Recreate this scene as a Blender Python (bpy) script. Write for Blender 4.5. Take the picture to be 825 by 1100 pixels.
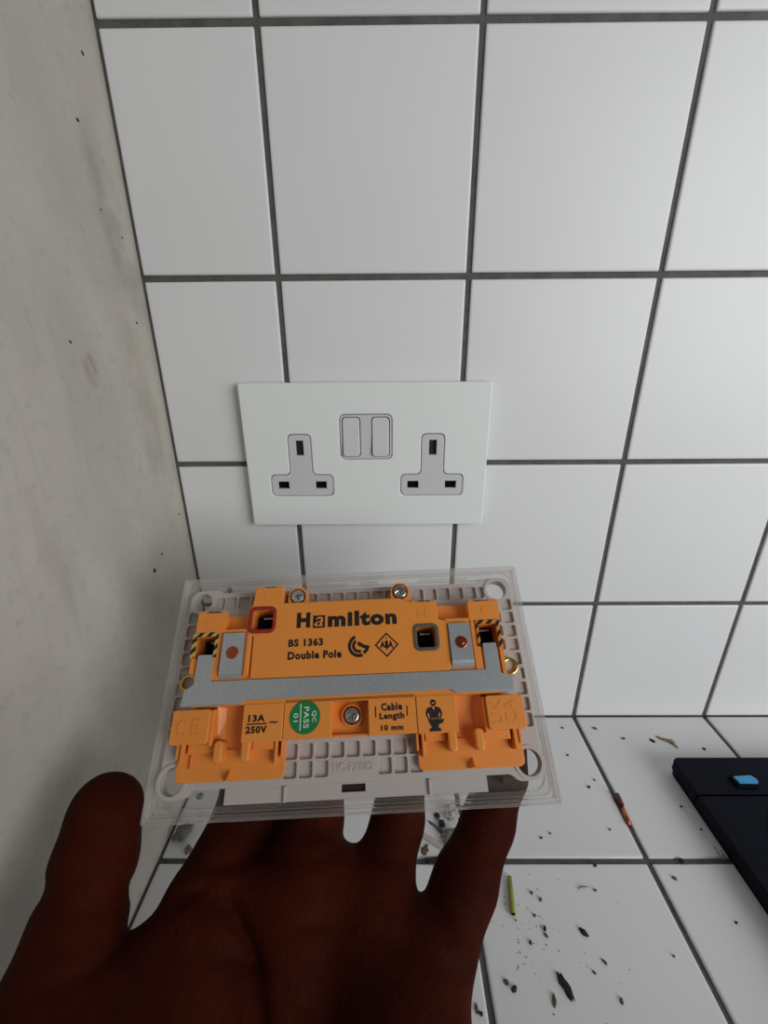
import bpy, bmesh, math, random
import numpy as np
from mathutils import Matrix, Vector

for o in list(bpy.data.objects):
    bpy.data.objects.remove(o, do_unlink=True)
SC = bpy.context.scene
COL = SC.collection
random.seed(7)

# ------------------------------------------------------------------ camera
cam_d = bpy.data.cameras.new('camera')
cam_d.sensor_fit = 'HORIZONTAL'
cam_d.sensor_width = 36.0
cam_d.lens = 454.694 / 825 * 36.0
cam_d.clip_start = 0.005
cam = bpy.data.objects.new('camera', cam_d)
COL.objects.link(cam)
cam.matrix_world = Matrix(((0.99996672, 0.0047827, 0.00660914, -0.0447833),
                           (0.00449269, 0.35337864, -0.93546959, -0.2580746),
                           (-0.0068096, 0.93546815, 0.35334539, 0.2719314),
                           (0, 0, 0, 1)))
SC.camera = cam

# ------------------------------------------------------------------ light
world = bpy.data.worlds.new('room_light')
SC.world = world
world.use_nodes = True
bg = world.node_tree.nodes['Background']
bg.inputs['Color'].default_value = (1.0, 0.95, 0.89, 1)
bg.inputs['Strength'].default_value = 0.075


def area(name, loc, target, sx, sy, power, color):
    d = bpy.data.lights.new(name, 'AREA')
    d.shape = 'RECTANGLE'
    d.size, d.size_y = sx, sy
    d.energy = power
    d.color = color
    o = bpy.data.objects.new(name, d)
    COL.objects.link(o)
    o.location = loc
    o.rotation_euler = (Vector(target) - Vector(loc)).to_track_quat('-Z', 'Y').to_euler()
    return o


sun_side = area('window_daylight', (0.80, -0.74, 0.46), (0.42, -0.02, 0.32), 0.80, 0.65, 3.6, (0.97, 0.99, 1.0))
sun_side.data.spread = math.radians(100)

SC.view_settings.view_transform = 'Standard'
SC.view_settings.look = 'None'
SC.view_settings.gamma = 1.0
SC.view_settings.use_curve_mapping = False
SC.view_settings.exposure = 0.0


# ------------------------------------------------------------------ materials
def srgb(r, g, b):
    f = lambda v: (v / 255 / 12.92) if v <= 10 else ((v / 255 + 0.055) / 1.055) ** 2.4
    return (f(r), f(g), f(b), 1.0)


def mat(name, col, rough=0.5, metal=0.0, spec=0.5, coat=0.0, noise=None, bump=None):
    """noise = (scale, amount, second colour); bump = (scale, strength)"""
    m = bpy.data.materials.new(name)
    m.use_nodes = True
    nt = m.node_tree
    p = nt.nodes['Principled BSDF']
    p.inputs['Base Color'].default_value = col
    p.inputs['Roughness'].default_value = rough
    p.inputs['Metallic'].default_value = metal
    p.inputs['Specular IOR Level'].default_value = spec
    p.inputs['Coat Weight'].default_value = coat
    p.inputs['Coat Roughness'].default_value = 0.15
    tc = nt.nodes.new('ShaderNodeTexCoord')
    if noise:
        n = nt.nodes.new('ShaderNodeTexNoise')
        n.inputs['Scale'].default_value = noise[0]
        n.inputs['Detail'].default_value = 5
        nt.links.new(tc.outputs['Object'], n.inputs['Vector'])
        r = nt.nodes.new('ShaderNodeMapRange')
        r.inputs['From Min'].default_value = 0.35
        r.inputs['From Max'].default_value = 0.7
        r.inputs['To Max'].default_value = noise[1]
        nt.links.new(n.outputs['Fac'], r.inputs['Value'])
        mx = nt.nodes.new('ShaderNodeMix')
        mx.data_type = 'RGBA'
        mx.inputs[6].default_value = col
        mx.inputs[7].default_value = noise[2]
        nt.links.new(r.outputs['Result'], mx.inputs[0])
        nt.links.new(mx.outputs[2], p.inputs['Base Color'])
    if bump:
        n = nt.nodes.new('ShaderNodeTexNoise')
        n.inputs['Scale'].default_value = bump[0]
        n.inputs['Detail'].default_value = 4
        nt.links.new(tc.outputs['Object'], n.inputs['Vector'])
        b = nt.nodes.new('ShaderNodeBump')
        b.inputs['Strength'].default_value = bump[1]
        b.inputs['Distance'].default_value = 0.0006
        nt.links.new(n.outputs['Fac'], b.inputs['Height'])
        nt.links.new(b.outputs['Normal'], p.inputs['Normal'])
    return m


M_TILE = mat('white_glazed_ceramic', srgb(226, 226, 227), 0.42, spec=0.32, noise=(7, 0.5, srgb(218, 218, 218)), bump=(14, 0.10))
M_GROUT = mat('dark_grey_grout', srgb(94, 94, 91), 0.9, noise=(120, 0.8, srgb(72, 72, 69)), bump=(700, 0.8))
M_SOCKET = mat('satin_white_plate', srgb(232, 236, 233), 0.34)
M_SOCKET_IN = mat('white_plastic_insert', srgb(206, 206, 210), 0.4)
M_ROCKER = mat('white_plastic_rocker', srgb(214, 213, 214), 0.35)
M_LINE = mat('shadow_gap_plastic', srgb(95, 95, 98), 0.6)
M_BLACK = mat('black_void_shade', srgb(6, 6, 7), 0.7, spec=0.1)  # near-black puts the darkness inside holes and openings into the colour
M_SHUT = mat('brown_shutter_plastic', srgb(40, 20, 17), 0.5)
M_ORANGE = mat('orange_moulded_plastic', srgb(234, 146, 62), 0.4, noise=(40, 0.35, srgb(226, 134, 50)), bump=(900, 0.08))
M_INK = mat('black_print_ink', srgb(14, 13, 13), 0.6)
M_WHITE_INK = mat('white_print_ink', srgb(235, 240, 236), 0.6)
M_BACK = mat('pale_grey_moulding', srgb(186, 178, 174), 0.5)
M_STEEL = mat('galvanised_steel', srgb(186, 190, 193), 0.34, metal=0.5, noise=(700, 0.5, srgb(164, 170, 174)), bump=(1500, 0.08))
M_SCREW = mat('bright_zinc_screw', srgb(225, 225, 222), 0.25, metal=1.0)
M_COPPER = mat('copper', srgb(190, 100, 72), 0.28, metal=1.0)
M_BRASS = mat('brass', srgb(214, 180, 92), 0.25, metal=1.0)
M_GREEN = mat('green_sticker_paper', srgb(14, 120, 62), 0.55)
M_RED = mat('dark_red_rim', srgb(150, 36, 20), 0.45)
M_GREY = mat('dark_grey_rim', srgb(88, 86, 76), 0.45)
M_DKRED = mat('deep_red_brown_plastic', srgb(70, 12, 8), 0.6)
M_CASE = mat('matte_navy_cover', srgb(9, 13, 27), 0.6, spec=0.12, noise=(60, 0.6, srgb(5, 8, 19)), bump=(900, 0.15))
M_CASE_EDGE = mat('black_rubber_edge', srgb(6, 6, 8), 0.7, spec=0.1)
M_BLUE = mat('bright_blue_plastic', srgb(60, 150, 205), 0.25)
M_SLEEVE = mat('dark_brown_insulation', srgb(92, 42, 34), 0.45)
M_YG = mat('yellow_green_insulation', srgb(150, 150, 40), 0.4, noise=(300, 0.7, srgb(96, 112, 30)))
M_DARK = mat('dark_crumb', srgb(46, 43, 41), 0.9, noise=(900, 0.8, srgb(22, 20, 19)))
M_BROWN = mat('brown_crumb', srgb(112, 92, 72), 0.9, noise=(900, 0.8, srgb(70, 55, 42)))
M_STRAW = mat('dry_tan_fibre', srgb(176, 152, 96), 0.8, noise=(600, 0.8, srgb(100, 78, 44)))
M_PLASTER = mat('crumbly_plaster', srgb(205, 200, 192), 0.9, noise=(400, 0.9, srgb(120, 114, 106)), bump=(700, 0.9))
M_GREYBIT = mat('grey_mortar', srgb(128, 124, 118), 0.9, noise=(500, 0.9, srgb(70, 66, 62)), bump=(700, 0.8))
M_NAIL = mat('finger_nail', srgb(96, 50, 36), 0.4)


def stripes(name, a, b):
    m = mat(name, a, 0.5)
    nt = m.node_tree
    tc = nt.nodes.new('ShaderNodeTexCoord')
    w = nt.nodes.new('ShaderNodeTexWave')
    w.bands_direction = 'DIAGONAL'
    w.inputs['Scale'].default_value = 165
    r = nt.nodes.new('ShaderNodeValToRGB')
    r.color_ramp.interpolation = 'CONSTANT'
    r.color_ramp.elements[0].color = a
    r.color_ramp.elements[1].color = b
    r.color_ramp.elements[1].position = 0.5
    mp = nt.nodes.new('ShaderNodeMapping')
    mp.inputs['Scale'].default_value = (-1, 1, 0)
    nt.links.new(tc.outputs['Object'], mp.inputs['Vector'])
    nt.links.new(mp.outputs['Vector'], w.inputs['Vector'])
    nt.links.new(w.outputs['Fac'], r.inputs['Fac'])
    nt.links.new(r.outputs['Color'], nt.nodes['Principled BSDF'].inputs['Base Color'])
    return m


M_HATCH_Y = stripes('yellow_black_hatching', srgb(20, 16, 10), srgb(196, 166, 92))
M_HATCH_O = stripes('orange_black_hatching', srgb(28, 14, 6), srgb(214, 130, 40))


def clear_plastic():
    m = bpy.data.materials.new('clear_acrylic')
    m.use_nodes = True
    nt = m.node_tree
    p = nt.nodes['Principled BSDF']
    p.inputs['Base Color'].default_value = srgb(225, 220, 214)
    p.inputs['Roughness'].default_value = 0.06
    p.inputs['Specular IOR Level'].default_value = 0.8
    tr = nt.nodes.new('ShaderNodeBsdfTransparent')
    tr.inputs['Color'].default_value = (0.985, 0.98, 0.975, 1)
    lw = nt.nodes.new('ShaderNodeLayerWeight')
    lw.inputs['Blend'].default_value = 0.35
    r = nt.nodes.new('ShaderNodeMapRange')
    r.inputs['To Min'].default_value = 0.05
    r.inputs['To Max'].default_value = 0.75
    mx = nt.nodes.new('ShaderNodeMixShader')
    nt.links.new(lw.outputs['Facing'], r.inputs['Value'])
    nt.links.new(r.outputs['Result'], mx.inputs[0])
    nt.links.new(tr.outputs[0], mx.inputs[1])
    nt.links.new(p.outputs[0], mx.inputs[2])
    nt.links.new(mx.outputs[0], nt.nodes['Material Output'].inputs['Surface'])
    return m


M_CLEAR = clear_plastic()


def plaster_wall():
    """Painted plaster with smudges, scuffs and streaks that belong to the wall."""
    m = mat('painted_plaster', srgb(194, 188, 179), 0.75)
    nt = m.node_tree
    L = nt.links.new
    p = nt.nodes['Principled BSDF']
    tc = nt.nodes.new('ShaderNodeTexCoord')

    def noise(scale, detail=5, mapping=None):
        n = nt.nodes.new('ShaderNodeTexNoise')
        n.inputs['Scale'].default_value = scale
        n.inputs['Detail'].default_value = detail
        if mapping:
            mp = nt.nodes.new('ShaderNodeMapping')
            mp.inputs['Scale'].default_value = mapping
            L(tc.outputs['Object'], mp.inputs['Vector'])
            L(mp.outputs['Vector'], n.inputs['Vector'])
        else:
            L(tc.outputs['Object'], n.inputs['Vector'])
        return n.outputs['Fac']

    def rng(v, a, b, c=0.0, d=1.0):
        r = nt.nodes.new('ShaderNodeMapRange')
        for k, x in zip(('From Min', 'From Max', 'To Min', 'To Max'), (a, b, c, d)):
            r.inputs[k].default_value = x
        L(v, r.inputs['Value'])
        return r.outputs['Result']

    def mul(a, b):
        n = nt.nodes.new('ShaderNodeMath')
        n.operation = 'MULTIPLY'
        L(a, n.inputs[0])
        L(b, n.inputs[1])
        return n.outputs[0]

    cur = None

    def mix(fac, col):
        nonlocal cur
        n = nt.nodes.new('ShaderNodeMix')
        n.data_type = 'RGBA'
        if cur is None:
            n.inputs[6].default_value = srgb(194, 188, 179)
        else:
            L(cur, n.inputs[6])
        n.inputs[7].default_value = col
        L(fac, n.inputs[0])
        cur = n.outputs[2]

    mix(rng(noise(9), 0.38, 0.72, 0, 0.5), srgb(172, 166, 156))
    mix(rng(noise(26, 6, (1, 1, 0.4)), 0.52, 0.75, 0, 0.35), srgb(156, 149, 138))

    def blob(cy, cz, ry, rz, rot, amount, col, nscale):
        mp = nt.nodes.new('ShaderNodeMapping')
        mp.vector_type = 'TEXTURE'
        mp.inputs['Location'].default_value = (0, cy, cz)
        mp.inputs['Rotation'].default_value = (rot, 0, 0)
        mp.inputs['Scale'].default_value = (1000, ry, rz)
        L(tc.outputs['Object'], mp.inputs['Vector'])
        g = nt.nodes.new('ShaderNodeTexGradient')
        g.gradient_type = 'SPHERICAL'
        L(mp.outputs['Vector'], g.inputs['Vector'])
        mix(mul(rng(g.outputs['Fac'], 0, 0.6, 0, amount), rng(noise(nscale, 6), 0.36, 0.62)), col)

    # smudges: (y, z) on the wall in metres
    blob(-0.014, 0.325, 0.014, 0.050, 0.25, 0.55, srgb(134, 122, 128), 60)
    blob(-0.024, 0.345, 0.018, 0.060, 0.20, 0.30, srgb(150, 140, 140), 30)
    blob(-0.058, 0.266, 0.006, 0.011, 0.1, 0.85, srgb(140, 128, 118), 160)
    blob(-0.050, 0.160, 0.030, 0.050, 0.5, 0.35, srgb(140, 132, 120), 30)
    blob(-0.020, 0.240, 0.012, 0.090, 0.05, 0.45, srgb(156, 146, 126), 40)
    blob(-0.008, 0.190, 0.010, 0.120, 0.0, 0.5, srgb(196, 189, 172), 50)
    blob(-0.120, 0.110, 0.040, 0.070, 0.3, 0.35, srgb(150, 142, 130), 25)
    mix(rng(noise(180, 6), 0.55, 0.75, 0, 0.35), srgb(150, 143, 133))
    mix(rng(noise(60, 6, (1, 1, 0.15)), 0.62, 0.74, 0, 0.35), srgb(146, 139, 130))
    L(cur, p.inputs['Base Color'])
    b = nt.nodes.new('ShaderNodeBump')
    b.inputs['Strength'].default_value = 0.25
    b.inputs['Distance'].default_value = 0.0015
    L(noise(45, 7), b.inputs['Height'])
    L(b.outputs['Normal'], p.inputs['Normal'])
    return m


M_PLASTERWALL = plaster_wall()


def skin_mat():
    m = mat('shade_darkened_skin', srgb(64, 21, 8), 0.7, spec=0.06, noise=(38, 0.9, srgb(40, 8, 2)))  # shade lying on the hand is put into this dark skin colour
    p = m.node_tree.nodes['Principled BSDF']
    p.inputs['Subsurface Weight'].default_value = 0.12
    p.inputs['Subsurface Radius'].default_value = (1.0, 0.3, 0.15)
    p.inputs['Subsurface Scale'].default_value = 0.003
    nt = m.node_tree
    tc = nt.nodes.new('ShaderNodeTexCoord')
    n = nt.nodes.new('ShaderNodeTexNoise')
    n.inputs['Scale'].default_value = 420
    n.inputs['Detail'].default_value = 6
    n2 = nt.nodes.new('ShaderNodeTexVoronoi')
    n2.inputs['Scale'].default_value = 700
    a = nt.nodes.new('ShaderNodeMath')
    a.operation = 'ADD'
    b = nt.nodes.new('ShaderNodeBump')
    b.inputs['Strength'].default_value = 0.3
    b.inputs['Distance'].default_value = 0.0007
    nt.links.new(tc.outputs['Object'], n.inputs['Vector'])
    nt.links.new(tc.outputs['Object'], n2.inputs['Vector'])
    nt.links.new(n.outputs['Fac'], a.inputs[0])
    nt.links.new(n2.outputs['Distance'], a.inputs[1])
    nt.links.new(a.outputs[0], b.inputs['Height'])
    nt.links.new(b.outputs['Normal'], p.inputs['Normal'])
    return m


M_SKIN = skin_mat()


# ------------------------------------------------------------------ helpers
def tag(o, label=None, cat=None, group=None, kind=None):
    for k, v in (('label', label), ('category', cat), ('group', group), ('kind', kind)):
        if v:
            o[k] = v
    return o


def empty(name, loc=(0, 0, 0)):
    o = bpy.data.objects.new(name, None)
    o.empty_display_size = 0.01
    COL.objects.link(o)
    o.location = loc
    return o


def link(name, me, material=None, parent=None):
    o = bpy.data.objects.new(name, me)
    COL.objects.link(o)
    if material is not None and not me.materials:
        me.materials.append(material)
    if parent is not None:
        o.parent = parent
    return o


class MB:
    """collects shapes given in millimetres, builds ONE mesh object in metres"""

    def __init__(self):
        self.v, self.f, self.s = [], [], []

    def raw(self, verts, faces, smooth=False):
        b = len(self.v)
        self.v += [tuple(x) for x in verts]
        self.f += [tuple(i + b for i in f) for f in faces]
        self.s += [smooth] * len(faces)
        return self

    def ext(self, outer, z0, z1, bev=0.0, holes=()):
        cu = bpy.data.curves.new('t', 'CURVE')
        cu.dimensions = '2D'
        cu.fill_mode = 'BOTH'
        for poly in [outer] + list(holes):
            sp = cu.splines.new('POLY')
            sp.points.add(len(poly) - 1)
            for p, q in zip(sp.points, poly):
                p.co = (q[0], q[1], 0, 1)
            sp.use_cyclic_u = True
        cu.extrude = (z1 - z0) / 2 - bev
        cu.bevel_depth = bev
        cu.bevel_resolution = 1
        cu.offset = -bev
        o = bpy.data.objects.new('t', cu)
        me = o.to_mesh()
        zc = (z0 + z1) / 2
        self.raw([(v.co.x, v.co.y, v.co.z + zc) for v in me.vertices], [tuple(p.vertices) for p in me.polygons])
        o.to_mesh_clear()
        bpy.data.objects.remove(o)
        bpy.data.curves.remove(cu)
        return self

    def box(self, x0, x1, y0, y1, z0, z1, bev=0.0):
        return self.ext([(x0, y0), (x1, y0), (x1, y1), (x0, y1)], z0, z1, bev)

    def tube(self, pts, rad, n=10, cap=True):
        pts = [Vector(p) for p in pts]
        if not hasattr(rad, '__len__'):
            rad = [rad] * len(pts)
        V, F = [], []
        up = Vector((0, 0, 1))
        for i, p in enumerate(pts):
            d = (pts[min(i + 1, len(pts) - 1)] - pts[max(i - 1, 0)]).normalized()
            a = d.cross(up)
            if a.length < 1e-3:
                a = d.cross(Vector((1, 0, 0)))
            a.normalize()
            b = d.cross(a)
            for k in range(n):
                t = 2 * math.pi * k / n
                V.append(p + (a * math.cos(t) + b * math.sin(t)) * rad[i])
        for i in range(len(pts) - 1):
            for k in range(n):
                F.append((i * n + k, i * n + (k + 1) % n, (i + 1) * n + (k + 1) % n, (i + 1) * n + k))
        self.raw(V, F, True)
        if cap:
            b = len(self.v) - len(V)
            self.f += [tuple(b + k for k in range(n)), tuple(b + len(V) - 1 - k for k in range(n))]
            self.s += [False, False]
        return self

    def text(self, s, x0, x1, y0, y1, z, h=0.08, rot=0, bold=0.02, shear=0.0):
        """lettering fitted into a box (mm)"""
        cu = bpy.data.curves.new('t', 'FONT')
        cu.body = s
        cu.offset = bold
        cu.shear = shear
        cu.resolution_u = 3
        cu.space_character = 1.06 + max(bold, 0) * 1.5
        o = bpy.data.objects.new('t', cu)
        me = o.to_mesh()
        P = np.array([v.co[:2] for v in me.vertices])
        F = [tuple(p.vertices) for p in me.polygons]
        o.to_mesh_clear()
        bpy.data.objects.remove(o)
        bpy.data.curves.remove(cu)
        if rot:
            c, s_ = math.cos(rot), math.sin(rot)
            P = P @ np.array([[c, s_], [-s_, c]])
        lo, hi = P.min(0), P.max(0)
        P = (P - lo) / (hi - lo) * np.array([x1 - x0, y1 - y0]) + np.array([x0, y0])
        n = len(P)
        V = [(a, b, z + h) for a, b in P] + [(a, b, z) for a, b in P]
        ec = {}
        for f in F:
            for a, b in zip(f, f[1:] + f[:1]):
                ec[(a, b)] = ec.get((a, b), 0) + 1
        side = [(b, a, a + n, b + n) for (a, b) in ec if (b, a) not in ec]
        self.raw(V, F + side)
        return self

    def build(self, name, material, parent=None, scale=0.001):
        me = bpy.data.meshes.new(name)
        me.from_pydata([(a * scale, b * scale, c * scale) for a, b, c in self.v], [], self.f)
        me.polygons.foreach_set('use_smooth', self.s)
        bm = bmesh.new()
        bm.from_mesh(me)
        bmesh.ops.recalc_face_normals(bm, faces=bm.faces)
        bm.to_mesh(me)
        bm.free()
        me.update()
        return link(name, me, material, parent)


def one(name, material, parent, method, *a, **k):
    m = MB()
    getattr(m, method)(*a, **k)
    return m.build(name, material, parent)


def rrect(x0, x1, y0, y1, r, n=4):
    P = []
    for cx, cy, a0 in ((x1 - r, y1 - r, 0), (x0 + r, y1 - r, 90), (x0 + r, y0 + r, 180), (x1 - r, y0 + r, 270)):
        for k in range(n + 1):
            a = math.radians(a0 + 90 * k / n)
            P.append((cx + r * math.cos(a), cy + r * math.sin(a)))
    return P


def circ(cx, cy, r, n=24):
    return [(cx + r * math.cos(2 * math.pi * k / n), cy + r * math.sin(2 * math.pi * k / n)) for k in range(n)]


def round_poly(P, r, n=3):
    """round every corner of polygon P"""
    out = []
    for i in range(len(P)):
        a, b, c = Vector(P[i - 1]), Vector(P[i]), Vector(P[(i + 1) % len(P)])
        d1, d2 = (a - b), (c - b)
        q = min(r, d1.length * 0.45, d2.length * 0.45)
        p0, p1 = b + d1.normalized() * q, b + d2.normalized() * q
        for k in range(n + 1):
            t = k / n
            out.append(tuple((1 - t) ** 2 * p0 + 2 * t * (1 - t) * b + t * t * p1))
    return out


# ------------------------------------------------------------------ the room
PITCH = 0.103
X_CORNER = -0.1769
COLS = [(X_CORNER + 0.0013, -PITCH - 0.0015)] + [(-PITCH + PITCH * k + 0.0015, -PITCH * k * 0 + PITCH * k - 0.0015) for k in range(0, 7)]
ROWS_Z = [(0.0006, 0.1039 - 0.0016)] + [(0.1039 + PITCH * k + 0.0016, 0.1039 + PITCH * (k + 1) - 0.0016) for k in range(0, 6)]
ROWS_Y = [(-0.1020 + 0.0016, -0.0004)] + [(-0.1020 - PITCH * (k + 1) + 0.0016, -0.1020 - PITCH * k - 0.0016) for k in range(0, 5)]
X_END = COLS[-1][1] + 0.0015
Z_TOP = ROWS_Z[-1][1] + 0.0016
Y_FRONT = ROWS_Y[-1][0] - 0.0016
TT = 0.0013                                              # how far a tile stands proud of the grout


def slab(name, x0, x1, y0, y1, z0, z1, material):
    b = MB()
    b.box(x0 * 1000, x1 * 1000, y0 * 1000, y1 * 1000, z0 * 1000, z1 * 1000)
    return b.build(name, material)


wall_back = slab('wall_back', X_CORNER - 0.05, X_END, TT, 0.06, -0.05, Z_TOP, M_GROUT)
tag(wall_back, 'back wall of white square tiles with dark grey grout', kind='structure')
wall_left = slab('wall_left', X_CORNER - 0.06, X_CORNER - 0.0006, Y_FRONT, TT, 0.0, Z_TOP, M_PLASTERWALL)
tag(wall_left, 'stained off-white plaster side wall', kind='structure')
worktop = slab('worktop', X_CORNER - 0.0006, X_END, Y_FRONT, TT, -0.05, -TT, M_GROUT)
tag(worktop, 'worktop of white square tiles with dark grey grout, below the wall socket', 'worktop')

_tile_cache = {}


def tile_mesh(w, h):
    key = (round(w, 4), round(h, 4))
    if key in _tile_cache:
        return _tile_cache[key]
    V, F, S = [], [], []
    rings = [(0.0, 0.0), (0.0, 0.0007), (0.0003, 0.0011), (0.0009, 0.00128), (0.0016, TT)]
    for ins, z in rings:
        a, b = w / 2 - ins, h / 2 - ins
        r = max(0.0006 - ins * 0.2, 0.0003)
        for x, y in rrect(-a, a, -b, b, r, 2):
            V.append((x, y, z))
    n = 12
    for i in range(len(rings) - 1):
        for k in range(n):
            F.append((i * n + k, i * n + (k + 1) % n, (i + 1) * n + (k + 1) % n, (i + 1) * n + k))
    F.append(tuple(4 * n + k for k in range(n)))
    me = bpy.data.meshes.new('tile')
    me.from_pydata(V, [], F)
    me.polygons.foreach_set('use_smooth', [True] * len(F))
    me.materials.append(M_TILE)
    _tile_cache[key] = me
    return me


for x0, x1 in COLS:
    for z0, z1 in ROWS_Z:
        t = link('tile', tile_mesh(x1 - x0, z1 - z0), None, wall_back)
        t.location = ((x0 + x1) / 2, TT, (z0 + z1) / 2)
        t.rotation_euler = (math.pi / 2 + random.uniform(-1, 1) * 0.002, random.uniform(-1, 1) * 0.0015, 0)
    for y0, y1 in ROWS_Y:
        t = link('tile', tile_mesh(x1 - x0, y1 - y0), None, worktop)
        t.location = ((x0 + x1) / 2, (y0 + y1) / 2, -TT)
        t.rotation_euler = (random.uniform(-1, 1) * 0.0015, random.uniform(-1, 1) * 0.0015, random.uniform(-1, 1) * 0.001)

# small chips knocked out of the side wall (y, z, length mm, tilt)
for y, z, ln, a in ((-27.8, 366.6, 2.2, 0.3), (-13.5, 395.7, 2.0, -0.9), (-66.9, 276.9, 1.6, -0.9), (-12.3, 287.3, 1.8, -0.4),
                    (-33.9, 161.5, 2.0, 0.2), (-44.6, 156.2, 3.0, 1.2), (-10.0, 326.8, 1.4, 0.2), (-24.0, 335.1, 1.2, -0.7), (-6.5, 176.0, 1.6, 0.0)):
    b = MB()
    P = [(ln * 0.5 * math.cos(t) * random.uniform(0.7, 1.2), 0.38 * ln * math.sin(t) * random.uniform(0.6, 1.2)) for t in [k * math.pi / 4 for k in range(8)]]
    b.ext([(u * math.cos(a) - w * math.sin(a), u * math.sin(a) + w * math.cos(a)) for u, w in P], 0, 0.15)
    c = b.build('chip', M_DARK, wall_left)
    c.rotation_euler = (math.pi / 2, 0, math.pi / 2)
    c.location = (X_CORNER - 0.0006, y / 1000, z / 1000)

# ------------------------------------------------------------------ wall socket (front face towards the room)
ws = empty('wall_socket', (-0.0570, 0.0, 0.2122))
ws.rotation_euler = (math.pi / 2, 0, 0)                   # local x right, y up, z out of the wall
tag(ws, 'white double wall socket with two rocker switches fixed to the tiled wall', 'socket')


def insert_outline(cx, grow=0.0):
    g = grow
    P = [(cx - 19.2 - g, -24.2 - g), (cx + 19.2 + g, -24.2 - g), (cx + 19.2 + g, -10.4 + g), (cx + 7 + g, -10.4 + g),
         (cx + 7 + g, 14.4 + g), (cx - 7 - g, 14.4 + g), (cx - 7 - g, -10.4 + g), (cx - 19.2 - g, -10.4 + g)]
    return round_poly(P, 3.2, 4)


def pin_holes(cx, g=0.0):
    R = lambda x0, x1, y0, y1: [(x0 + g, y0 + g), (x1 - g, y0 + g), (x1 - g, y1 - g), (x0 + g, y1 - g)]
    return [R(cx - 2.3, cx + 2.3, 1.6, 10.6), R(cx - 15, cx - 8.2, -19.4, -14.8), R(cx + 8.2, cx + 15, -19.4, -14.8)]


SWF = rrect(-15.6, 15.6, -1.0, 25.9, 3.2, 5)
b = MB()
b.ext(rrect(-73, 73, -43.7, 43.7, 1.2, 3), 1.6, 7.0, 0.7, [insert_outline(-40), insert_outline(40), SWF])
b.build('face_plate', M_SOCKET, ws)
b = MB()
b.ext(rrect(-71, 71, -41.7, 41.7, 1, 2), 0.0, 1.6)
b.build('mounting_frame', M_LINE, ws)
for cx in (-40, 40):
    b = MB()
    b.ext(insert_outline(cx, -0.35), 4.6, 6.9, 0.25, pin_holes(cx))
    i = b.build('pin_insert', M_SOCKET_IN, ws)
    for k, h in enumerate(pin_holes(cx, -0.3)):
        b = MB()
        b.ext(h, 1.7, 4.5)
        b.build('shutter', M_SHUT if (k == 0) else M_BLACK, i)
b = MB()
b.ext(rrect(-15.25, 15.25, -0.65, 25.55, 2.9, 5), 1.7, 6.9, 0.25, [rrect(-14.2, -3.2, 0.6, 24.4, 2.2, 4), rrect(3.2, 14.2, 0.6, 24.4, 2.2, 4)])
b.build('switch_surround', M_SOCKET_IN, ws)
for cx in (-8.7, 8.7):
    # rocker: the lower half leans out, so a fold shows near its top
    b = MB()
    b.ext(rrect(-5.0, 5.0, -11.4, 11.4, 1.9, 4), 1.8, 7.6, 0.5)
    me_v = []
    for x, y, z in b.v:
        if z > 5:
            z = z - 0.9 + 1.9 * max(0.0, min(1.0, (9.8 - y) / 20.0)) if y < 9.8 else z - 0.9 - 0.6 * (y - 9.8) / 1.7
        me_v.append((x + cx, y + 12.5, z))
    b.v = me_v
    b.build('rocker_switch', M_ROCKER, ws)

# ------------------------------------------------------------------ held socket, seen from its back
HELD = Matrix(((0.9990780, -0.0428735, 0.0022266, -0.0591403),
               (0.0338203, 0.7540455, -0.6559509, -0.1236557),
               (0.0264439, 0.6554215, 0.7548003, 0.1500187),
               (0, 0, 0, 1)))
hs = empty('socket_module')
hs.matrix_world = HELD
tag(hs, 'double socket seen from its orange back, clear plate rim, held in the hand', 'socket')

# clear plate: front sheet, outer wall and an inner step
b = MB()
b.ext(rrect(-74, 74, -44.75, 44.75, 1.0, 2), -7.0, -4.6, 0.4)
plate = b.build('clear_plate', M_CLEAR, hs)
b = MB()
b.ext(rrect(-74, 74, -44.75, 44.75, 1.0, 2), -4.6, 0, 0.35, [rrect(-72.2, 72.2, -42.9, 42.9, 0.8, 2)])
b.build('rim', M_CLEAR, plate)
b = MB()
b.ext(rrect(-71.6, 71.6, -42.2, 42.2, 3.0, 3), -4.6, -1.6, 0.3, [rrect(-70.3, 70.3, -40.6, 39.4, 5.0, 4)])
b.build('inner_step', M_CLEAR, plate)
for x0, x1, y0, y1 in ((-20, -2, 40.0, 41.0), (4, 12, 39.8, 41.2), (30, 52, 40.2, 41.2)):
    one('locating_lug', M_CLEAR, plate, 'ext', rrect(x0, x1, y0, y1, 0.4, 2), -4.6, -3.2, 0.1)

# pale backing with a moulded grid of pockets
HOLES = [(-64.2, 33.8, 4.0), (63.6, 33.7, 4.2), (-65.0, -32.0, 4.5), (64.8, -31.5, 4.4)]
OUT = round_poly([(-69.8, -37.6), (-60, -37.6), (-57.5, -34.9), (57.5, -34.9), (60, -37.2), (69.9, -37.2), (70.0, 39.2), (57, 39.2), (55.5, 37.6), (-55.5, 37.6), (-57, 39.2), (-69.8, 39.2)], 4.5, 4)
b = MB()
b.ext(OUT, -4.4, -1.4, 0.0, [circ(*h) for h in HOLES])
cells = []


def cell(x0, x1, y0, y1):
    cells.append(rrect(x0, x1, y0, y1, 0.7, 2))


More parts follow.
